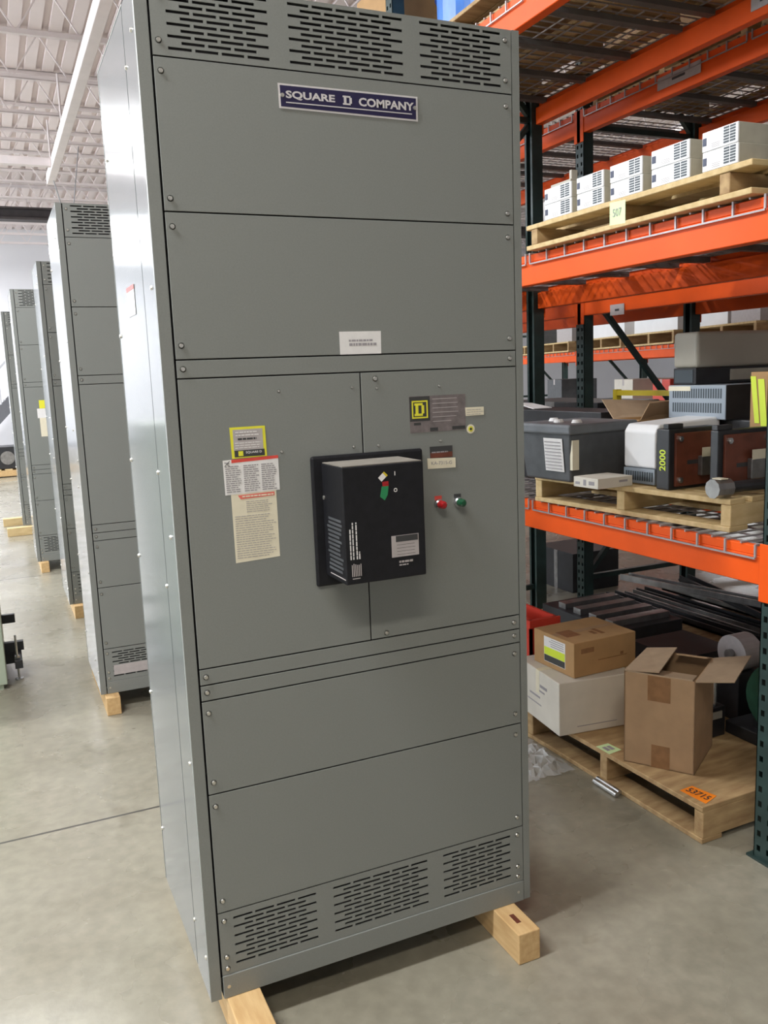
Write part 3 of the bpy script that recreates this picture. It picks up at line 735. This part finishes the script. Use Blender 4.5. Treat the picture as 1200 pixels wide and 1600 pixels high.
# scrap bars
bars = [((3.09,.45,.142),(3.09,2.34,.142),'long dark steel channel, lowest on the scrap pallet at the aisle side'),
        ((3.20,.40,.142),(3.20,2.30,.142),'long steel channel second from the aisle side of the scrap pallet'),
        ((3.31,.38,.142),(3.31,2.32,.142),'long dark steel channel in the middle of the scrap pallet'),
        ((3.50,.42,.142),(3.50,2.3,.142),'long steel channel at the far side of the scrap pallet'),
        ((3.06,.5,.215),(3.55,2.2,.215),'long dark steel channel lying crosswise over the others'),
        ((3.45,.6,.285),(3.08,2.2,.285),'topmost long steel channel on the scrap pallet')]
for i, (a, c, lb) in enumerate(bars):
    b = MB(); b.bar(a, c, .075, .012); a2, c2 = Vector(a), Vector(c); off = Vector((.033,0,.02))
    off.z = .012
    b.bar(a2+off, c2+off, .009, .035); b.bar(a2-Vector((.033,0,-.012)), c2-Vector((.033,0,-.012)), .009, .035)
    tag(b.build('steel_channel', M['steel' if i % 2 else 'blacksteel']), lb, 'steel bar', 'steel channels on the scrap pallet')
b = MB(); b.box(0,.42,0,.62,0,.03); 
t = thing('steel_chassis', 'flat dark steel chassis on the scrap pallet behind the brown carton', 'machine part', (2.32, 1.35, .131))
MB().box(0,.42,0,.62,0,.16).build('case', M['blacksteel'], t, bevel=.003)
b = MB(); [b.box(.03,.39,.06+k*.13,.12+k*.13,.16,.19) for k in range(4)]; b.build('rib', M['steel'], t)
t = thing('transformer_core', 'dark laminated transformer core deep under the front rack', 'machine part', (2.17, .76, .131))
b = MB(); b.box(0,.30,0,.05,.0,.22); b.box(0,.30,.25,.30,0,.22); b.box(0,.30,.05,.25,.18,.22); b.box(0,.3,.05,.25,0,.04); b.build('core', M['blacksteel'], t)
MB().box(.04,.26,.07,.23,.045,.175).build('winding', M['maroon'], t, bevel=.02)
t = thing('black_case', 'low black case standing on the floor under the rear rack', 'case', (3.25, 2.95, 0))
MB().box(0,.4,0,.45,0,.28).build('body', M['blacksteel'], t, bevel=.003); MB().box(-.001,0,.18,.22,0,.28).build('strap', M['steel'], t)

# ---- middle shelf of the front rack
mp = pallet('wooden pallet on the middle shelf with grey bin and devices', (1.80, .155, 1.019), R(5.2), .98, .72, .108, 'palewood', 'palewood')
ZT = 1.1275
t = thing('grey_plastic_bin', 'charcoal plastic storage bin with slate lid on the middle shelf pallet', 'storage bin', (1.655, .81, ZT), R(5))
hb = .198; 
b = MB(); b.add([(.02,.02,0),(.31,.02,0),(.31,.29,0),(.02,.29,0),(0,0,hb),(.335,0,hb),(.335,.31,hb),(0,.31,hb)], [(0,3,2,1),(4,5,6,7),(0,1,5,4),(1,2,6,5),(2,3,7,6),(3,0,4,7)])
b.build('bin_body', M['crate'], t, bevel=.01, seg=3)
b = MB(); b.box(-.012,.347,-.012,.322,hb-.012,hb+.028); b.build('bin_lid', M['cratelid'], t, bevel=.01, seg=3)
MB().panel([(.0115,.155,.04),(.0115,.045,.04),(-.001,.045,.17),(-.001,.155,.17)], .001).build('paper_label', M['white'], t)
b = MB()
for k in range(9): zz_ = .05+k*.013; b.box(.0095-.0095*(k/9)-.0035, .0095-.0095*(k/9)-.0015, .055, .148, zz_, zz_+.003)
b.build('print_line', M['ink'], t)
MB().box(.012,.045,-.001,.0125,.05,.165).build('masking_tape', M['cream'], t)
t = thing('small_white_carton', 'small flat white carton in front of the grey bin', 'box', (1.632, .612, ZT), R(3))
MB().box(0,.165,0,.135,0,.038).build('carton_body', M['whitecard'], t, bevel=.002)
b = MB(); b.box(-.0006,0,.02,.05,.012,.026); b.box(-.0006,0,.065,.08,.008,.03); b.box(-.0006,0,.10,.125,.01,.02); b.build('printed_mark', M['ink'], t); MB().box(.10,.14,-.0006,0,.018,.026).build('printed_mark', M['ink'], t)
t = thing('white_wall_unit', 'white plastic device with rounded cover and grey vent foot on the middle shelf', 'electrical device', (1.856, .566, ZT), R(3))
b = MB(); b.prism([(0,.06),(0,.195),(.02,.222),(.33,.235),(.33,.0),(.02,.0),(.02,.06)], 'y', 0, .165); b.build('cover', M['unitwhite'], t, bevel=.008, seg=3)
MB().box(-.002,.02,.002,.163,0,.058).build('vent_foot', M['bluegrey'], t, bevel=.002)
b = MB(); [b.box(-.004,-.002,.012+k*.012,.018+k*.012,.012,.046) for k in range(12)]; b.build('vent_slot', M['unitdark'], t)
# air circuit breaker with 2000 on its side
def acb(label, loc, rz, num):
    t = thing('breaker_chassis', label, 'electrical device', loc, rz)
    MB().box(0,.24,0,.062 if num else .035,0,.215).build('frame', M['blacksteel'], t, bevel=.004)
    MB().box(.022,.235,-.010,0,.012,.200).build('insulating_plate', M['maroon'], t, bevel=.002)
    for (x, z) in ((.04,.18),(.215,.18),(.04,.035)):
        b = MB(); b.cyl((x,-.010,z),(x,-.018,z),.011,6); b.cyl((x,-.018,z),(x,-.021,z),.007,12); b.build('bolt', M['brightsteel'], t)
    MB().box(.075,.145,-.0112,-.010,.088,.102).build('slot', M['ink_dark'], t)
    b = MB(); b.box(.125,.20,-.030,-.010,.045,.115); b.build('bracket', M['steel'], t, bevel=.003)
    MB().box(.125,.20,-.032,-.0302,.112,.145).build('paper_tag', M['cream'], t)
    if num: text('lettering', '2000', M['lime'], t, (-.0006,.031,.105), (0,0,1), (0,1,0), .075, .030, .02)
    b = MB(); b.box(.0,.07,.005,.03,.215,.232); b.build('terminal', M['blacksteel'], t, bevel=.002)
    return t
acb('brown and black breaker chassis marked 2000 in yellow on the middle shelf', (1.80, .435, ZT), R(2), True)
acb('brown breaker chassis without number, right of the one marked 2000', (1.845, .255, ZT), R(2), False)
t = thing('ribbed_cylinder', 'grey ribbed steel cylinder lying at the front corner of the middle shelf pallet', 'machine part', (1.79, .195, ZT+.034), 0)
MB().cyl((-.028,0,0),(.04,0,0),.032,10).build('drum', M['steel'], t, smooth=False); MB().cyl((.04,0,0),(.19,-.01,0),.019,12).build('shaft', M['blacksteel'], t)
MB().box(-.01,.02,-.02,.02,.030,.033).build('paper_tag', M['cream'], t)
# stack behind
t = thing('black_drive_cabinet', 'black metal case under the blue grey vented unit', 'electrical device', (2.20, .42, ZT))
MB().box(0,.40,0,.42,0,.2225).build('case', M['blacksteel'], t, bevel=.004)
t = thing('vented_unit', 'blue grey metal unit with vent grilles on the black case', 'electrical device', (2.165, .54, 1.351))
MB().box(0,.42,0,.30,0,.130).build('case', M['bluegrey'], t, bevel=.003)
b = MB()
for r_ in range(2):
    for k in range(21): b.box(-.001,0,.02+k*.0125,.027+k*.0125,.025+r_*.055,.062+r_*.055)
b.build('vent_slot', M['unitdark'], t)
MB().box(-.0015,-.0005,.18,.30,.108,.126).build('paper_label', M['cream'], t)
MB().box(-.001,.42,-.004,-.001,.0,.130).build('end_panel', M['blacksteel'], t)
t = thing('beige_unit', 'large beige plastic unit with rounded corner on top of the vented unit', 'electrical device', (2.19, .715, 1.4825), R(-3))
MB().box(0,.52,0,.14,.065,.205).build('cover', M['beige'], t, bevel=.015, seg=4)
MB().box(.0,.50,.005,.135,0,.065).build('base', M['blacksteel'], t, bevel=.003)
MB().box(-.002,0,.02,.125,.008,.058).build('dark_window', M['unitdark'], t)
MB().box(.17,.46,.0005,.0048,.012,.055).build('grey_panel', M['unitside'], t)
t = thing('brown_carton', 'brown carton with two yellow green labels leaning behind the right breaker', 'box', (2.13, .31, ZT), R(-2))
MB().box(0,.34,0,.085,0,.40).build('carton_body', M['card'], t, bevel=.003)
MB().panel([(-.002,.060,.22),(-.002,.038,.22),(-.002,.060,.385),(-.002,.084,.385)], .001).build('lime_strip', M['lime'], t)
MB().panel([(-.002,.030,.20),(-.002,.002,.20),(-.002,.022,.375),(-.002,.050,.375)], .001).build('lime_strip', M['lime'], t)
# behind the bin
t = thing('black_chassis', 'long black metal chassis behind the grey bin on the middle shelf', 'electrical device', (2.14, 1.24, 1.019))
MB().box(0,.25,0,.85,0,.345).build('case', M['blacksteel'], t, bevel=.003)
t = thing('open_carton', 'opened brown carton with torn flaps behind the grey bin', 'box', (2.10, .93, ZT), R(-6))
b = MB(); w=.005; hh=.215; b.box(0,.34,0,w,0,hh); b.box(0,.34,.20-w,.20,0,hh); b.box(0,w,0,.20,0,hh); b.box(.34-w,.34,0,.20,0,hh); b.box(0,.34,0,.20,0,w); b.build('carton_body', M['card'], t)
MB().panel([(0,0,hh),(0,.20,hh),(-.09,.22,hh-.03),(-.09,.0,hh-.02)], .004).build('flap', M['card'], t)
MB().panel([(0,.20,hh),(.34,.20,hh),(.34,.30,hh+.06),(0,.29,hh+.08)], .004).build('flap', M['cardin'], t)
MB().panel([(0,0,hh),(.34,0,hh),(.34,-.05,hh+.09),(0,-.06,hh+.07)], .004).build('flap', M['card2'], t)
t = thing('white_paper_pack', 'pale folded sheet on top of the black chassis', 'paper', (2.16, 1.80, 1.370), R(4))
MB().panel([(0,0,0),(.12,0,0),(.12,.16,.02),(0,.16,.03)], .004).build('sheet', M['white'], t)
for k, (dx, dy) in enumerate(((.08,.06),(.06,.15),(.10,.24))):
    o = MB().cyl((0,0,0),(.0,0,.012),.022,16,.016).build('white_disc', M['white']); o.location = (1.66+dx, .82+dy, ZT+hb+.0285); tag(o, 'small white plastic disc on the grey bin lid', 'disc', 'white discs on the bin lid')

# ---- upper shelf: pallet of white drives
upal = pallet('wooden pallet on the upper shelf carrying the white ventilated units', (1.69, .0, 2.038), 0, 1.14, .92, .096, 'palewood', 'oldwood', ins=(.085, .03))
def drive():
    t = thing('white_drive_unit', '', 'electrical device')
    w, h_, d = .171, .0575, .15     # y, z, x
    MB().box(.006, d, 0, w, 0, h_).build('case', M['unitside'], t, bevel=.0015, seg=1)
    MB().box(0, .0065, -.001, w+.001, .001, h_-.0005).build('front_cover', M['unitwhite'], t, bevel=.0015, seg=1)
    b = MB()
    for c in range(2):
        for k in range(6): b.box(-.0008, 0, .010+c*.030, .036+c*.030, .008+k*.0080, .0135+k*.0080)
    b.build('vent_slot', M['unitdark'], t)
    MB().box(-.0015, 0, .150, .168, .018, .040).build('keypad', M['display'], t, bevel=.0005, seg=1)
    b = MB(); [b.box(-.0008, 0, .085, .125, .008+k*.005, .0095+k*.005) for k in range(3)]; b.build('print_line', M['lblgrey'], t)
    return t
dproto = None
names = ['leftmost', 'second', 'third', 'fourth', 'rightmost']
stacks = [(1.697, .849), (1.697, .663), (1.697, .464), (1.697, .250), (1.697, .058)]
SC = (.98, .88, .94, .98, .80)
for i, (x, y) in enumerate(stacks):
    for k in range(2):
        if dproto is None: dproto = o = drive()
        else: o = copy_tree(dproto)
        o.location = (x + (.0 if k else -.002), y + (.004 if k else 0), 2.1347 + k*.0583)
        o.scale = (1, SC[i], 1)
        o['label'] = 'white ventilated unit, %s of the %s stack from the left on the upper pallet' % ('upper' if k else 'lower', names[i] if i != 0 and i != 4 else ('first' if i == 0 else 'fifth'))
        o['group'] = 'white ventilated units on the upper pallet'
for i, (x, y) in enumerate([(1.872, .07), (1.872, .27), (1.872, .48)]):
    for k in range(2):
        o = copy_tree(dproto); o.location = (x, y, 2.1347+k*.0583); o.scale = (1, .9, 1)
        o['label'] = 'white ventilated unit, %s in the rear row behind the %s front stack' % ('upper' if k else 'lower', ['fifth', 'fourth', 'third'][i])
        o['group'] = 'white ventilated units on the upper pallet'
o = sheet('pale_green_tag', 'palegreen', [(1.6899,.622,2.052),(1.6899,.540,2.047),(1.6899,.540,2.124),(1.6899,.622,2.128)]); tag(o, 'pale green paper tag reading 507 hanging on the upper pallet', 'tag')
text('lettering', '507', M['ink'], o, (1.6887, .582, 2.090), (0,-1,0), (0,0,1), .045, .026, .0)
t = thing('terminal_box', 'pale metal terminal box behind the leftmost stack on the upper shelf', 'electrical device', (1.93, 1.17, 2.038))

MB().box(0,.16,0,.14,0,.30).build('case', M['beige'], t, bevel=.003); MB().box(-.004,0,.02,.10,.22,.28).build('window', M['bluegrey'], t); MB().box(.02,.05,.02,.035,.30,.34).build('lug', M['beige'], t)
t = thing('control_transformer', 'small grey transformer standing behind the leftmost white stack', 'electrical device', (1.98, 1.34, 2.038))
MB().box(0,.12,0,.10,0,.26).build('core', M['steel'], t, bevel=.004); MB().cyl((.06,.05,.26),(.06,.05,.31),.012,10).build('terminal', M['white'], t)

# ---- top shelf
pallet('wooden pallet on the top shelf above the white units', (1.76, .06, 3.048), R(-1), 1.12, .85, .12, 'oldwood', 'oldwood', nb=9, fill=.95)
pallet('wooden pallet on the top shelf carrying the blue drum', (1.76, 1.28, 3.048), 0, 1.1, .85, .12, 'oldwood', 'oldwood', nb=9, fill=.95)
for k, yy in enumerate((.06, 1.26)):
    pallet('wooden pallet on the second rack top shelf, %s end' % ('near', 'middle')[k], (2.98, yy, 3.038), 0, 1.12, .85, .12, 'oldwood', 'oldwood', nb=9, fill=.95)
    t = thing('brown_carton', 'wide brown carton on the second rack top shelf, %s end' % ('near', 'middle')[k], 'box', (3.0, yy+.04, 3.159)); MB().box(0,.8,0,1.0,0,.4).build('carton_body', M['card2'], t, bevel=.003); MB().box(0,.8,.48,.53,.4005,.401).build('tape_strip', M['tape'], t)  # carton added to keep lamp light out of the racks
t = thing('blue_drum', 'blue plastic drum on the top shelf beyond the cabinet top', 'drum', (2.06, 2.02, 3.169))
b = MB(); b.cyl((0,0,0),(0,0,.62),.24,32); b.cyl((0,0,.2),(0,0,.23),.25,32); b.cyl((0,0,.42),(0,0,.45),.25,32); b.build('drum_body', M['blue'], t)
MB().cyl((0,0,.62),(0,0,.65),.235,32).build('lid', M['blue'], t)
t = thing('brown_carton', 'brown carton on the top shelf beside the blue drum', 'box', (1.80, 2.60, 3.05)); MB().box(0,.45,0,.40,0,.62).build('carton_body', M['card'], t, bevel=.003); MB().box(-.001,.45,.17,.22,.6205,.621).build('tape_strip', M['tape'], t)
t = thing('blue_tote', 'small blue tote at the edge of the top shelf', 'storage bin', (1.78, 1.36, 3.169)); MB().box(0,.3,0,.34,0,.06).build('tote_body', M['blue'], t, bevel=.01)
t = thing('brown_carton', 'dusty brown carton on the top shelf above the white units', 'box', (1.95, .25, 3.169)); MB().box(-.15,.62,-.15,.85,0,.35).build('carton_body', M['card2'], t, bevel=.003); MB().box(-.15,.62,.28,.33,.3505,.351).build('tape_strip', M['tape'], t)  # carton spread over the pallet to block light from above

# rack signs
for (x, y, z, lb, s_) in [(2.645, .75, 3.00, 'pale rack sign on the rear beam of the top shelf', .13), (2.94, 1.5, 3.0, 'wide grey rack sign on the second rack top beam', .3), (2.94, 2.05, 1.90, 'small grey rack sign on the second rack beam', .12), (2.94, .75, 1.90, 'small grey rack sign further right on the second rack beam', .12)]:
    o = MB().box(-.002, 0, 0, s_, -.03, .03).build('rack_sign', M['lblgrey']); o.location = (x, y, z-.02); tag(o, lb, 'sign')
    if x > 2.9: o.location.x = 2.942
    b = MB(); b.box(-.0026,-.002,s_*.35,s_*.65,-.008,.004); b.build('print', M['ink_dark'], o)
    if x < 2.9: o.location.x = 2.602

# ---- second rack shelves
t = thing('yellow_frame', 'yellow painted steel frame on the second rack shelf', 'frame', (3.05, 1.62, 1.008))
b = MB(); b.bar((0,0,.0),(0,0,.42),.035); b.bar((0,.62,.0),(0,.62,.42),.035); b.bar((0,-.01,.40),(0,.63,.40),.03); b.bar((0,0,.2),(0,.63,.2),.02); b.build('frame_tube', M['clampyellow'], t)
for (x, y, z, sx, sy, sz, m_, nm, lb) in [
    (3.15, 2.55, 1.01, .5, 1.1, .33, 'blacksteel', 'black_case', 'long black case on the second rack middle shelf behind the post'),
    (3.18, 1.55, 1.01, .4, .8, .26, 'crate', 'black_case', 'dark grey case on the second rack middle shelf by the yellow frame'),
    (3.1, .50, 1.01, .5, .8, .36, 'blacksteel', 'black_case', 'black case on the second rack middle shelf behind the beige unit'),
    (3.1, .50, 2.0, .5, .9, .25, 'card2', 'brown_carton', 'long brown carton on the second rack upper shelf, near end'),
    (3.1, 1.60, 2.0, .5, .6, .28, 'crate', 'black_case', 'dark case on the second rack upper shelf, middle'),
    (3.1, 2.6, 2.0, .5, .8, .3, 'card', 'brown_carton', 'brown carton on the second rack upper shelf, far end'),
    (1.9, 2.7, 1.02, .5, .9, .4, 'crate', 'black_case', 'dark case on the front rack middle shelf beyond the far post'),
    (1.9, 2.75, 2.04, .5, .8, .4, 'card2', 'brown_carton', 'brown carton on the front rack upper shelf beyond the far post'),
    (3.1, .4, 0, .01, .01, .01, None, None, None)]:
    if not m_: continue
    t = thing(nm, lb, 'box' if 'carton' in nm else 'case', (x, y, z))
    MB().box(0, sx, 0, sy, 0, sz).build('body', M[m_], t, bevel=.004)
    MB().box(-.0008, 0, sy*.42, sy*.52, 0, sz).build('tape_strip' if 'carton' in nm else 'strap', M['tape'] if 'carton' in nm else M['steel'], t)

# ---- far rack load
fm = Matrix.Translation((5.17, 2.17, 0)) @ Matrix.Rotation(R(-13.5), 4, 'Z')
def fl(x, y, z): return tuple(fm @ Vector((x, y, z)))
for k, (y, lb) in enumerate([(.1, 'nearest'), (1.3, 'second'), (2.62, 'third'), (3.75, 'fourth'), (5.2, 'fifth'), (6.3, 'farthest')]):
    p_ = pallet('wooden pallet on the far rack upper shelf, %s one' % lb, fl(-.02, y, 1.758), R(-13.5), 1.02, .9, .13, 'palewood', 'oldwood')
for k, (y, w_, h_, m_, lb) in enumerate([(.15, .9, .40, 'unitwhite', 'large white box on the nearest far rack pallet'), (1.35, .42, .30, 'lblgrey', 'grey box on the second far rack pallet'), (1.82, .45, .34, 'unitwhite', 'white box beside the grey one on the second far rack pallet'), (2.67, .9, .30, 'unitwhite', 'wide white box on the third far rack pallet'), (3.8, .9, .22, 'unitwhite', 'low white box on the fourth far rack pallet'), (5.25, .5, .22, 'lblgrey', 'grey box on the fifth far rack pallet'), (6.4, .5, .3, 'crate', 'dark box on the farthest far rack pallet')]):
    t = thing('white_box' if m_ == 'unitwhite' else 'shelf_box', lb, 'box', fl(.05, y, 1.889), R(-13.5))
    MB().box(0, .6, 0, w_, 0, h_).build('body', M[m_], t, bevel=.004); MB().box(-.001, .6, w_*.45, w_*.55, h_*.86, h_+.001).build('tape_strip', M['lblgrey'], t)
for k, (x, y, z, s_, m_, lb) in enumerate([(.02, 2.75, .91, .35, 'redplastic', 'bright red box on the far rack lower shelf'), (.05, 3.6, .91, .45, 'whitecard', 'white carton on the far rack lower shelf'), (.05, 1.2, .91, .5, 'card', 'brown carton on the far rack lower shelf'), (.05, 5.6, .91, .5, 'crate', 'dark case on the far rack lower shelf')]):
    t = thing('shelf_box', lb, 'box', fl(x, y, z), R(-13.5)); MB().box(0, .5, 0, s_, 0, .5).build('body', M[m_], t, bevel=.006); MB().box(-.001,.5,s_*.45,s_*.55,.43,.501).build('tape_strip', M['lblgrey'], t)

# ---- pallet with black equipment by the staircase
pallet('distant wooden pallet at the far end of the left aisle', (-1.15, 15.0, 0), 0, .9, 1.25, .14, 'palewood', 'wood')
t = thing('black_machine', 'black machine with round end caps on the distant pallet', 'machine', (-1.05, 15.1, .141))
MB().box(.45, 1.1, 0, .6, 0, .40).build('case', M['blacksteel'], t, bevel=.01)
b = MB(); b.cyl((.6,-.02,.2),(.6,0,.2),.12,24); b.cyl((.9,-.02,.2),(.9,0,.2),.12,24); b.build('end_cap', M['steel'], t)
t = thing('grey_motor', 'grey motor at the left of the black machine on the distant pallet', 'machine', (-1.05, 15.1, .141))
b = MB(); b.cyl((.0,.25,.16),(.40,.25,.16),.15,24); b.build('motor_body', M['lblgrey'], t); MB().box(.05,.35,.1,.4,0,.04).build('foot', M['steel'], t)

# ------------------------------------------------------------------ light and view
w = bpy.data.worlds.new('world'); S.world = w; w.use_nodes = True
bg = w.node_tree.nodes['Background']; bg.inputs[0].default_value = (.85, .9, 1, 1); bg.inputs[1].default_value = .6
for wi, (a, c) in enumerate(added_wins):
    l = bpy.data.lights.new('window_light', 'AREA'); l.shape = 'RECTANGLE'; l.size = c-a-.1; l.size_y = 2.1; l.energy = (10, 10, 210, 320, 320)[wi]; l.color = (.80, .90, 1)  # area light behind each added window
    lo = bpy.data.objects.new('window_light', l); COL.objects.link(lo); lo.location = (-8.99, (a+c)/2, 2.7)
    lo.rotation_euler = (R(90), 0, R(-90))
S.view_settings.view_transform = 'Standard'; S.view_settings.look = 'None'; S.view_settings.gamma = 1
S.view_settings.exposure = 0.6; S.view_settings.use_curve_mapping = False
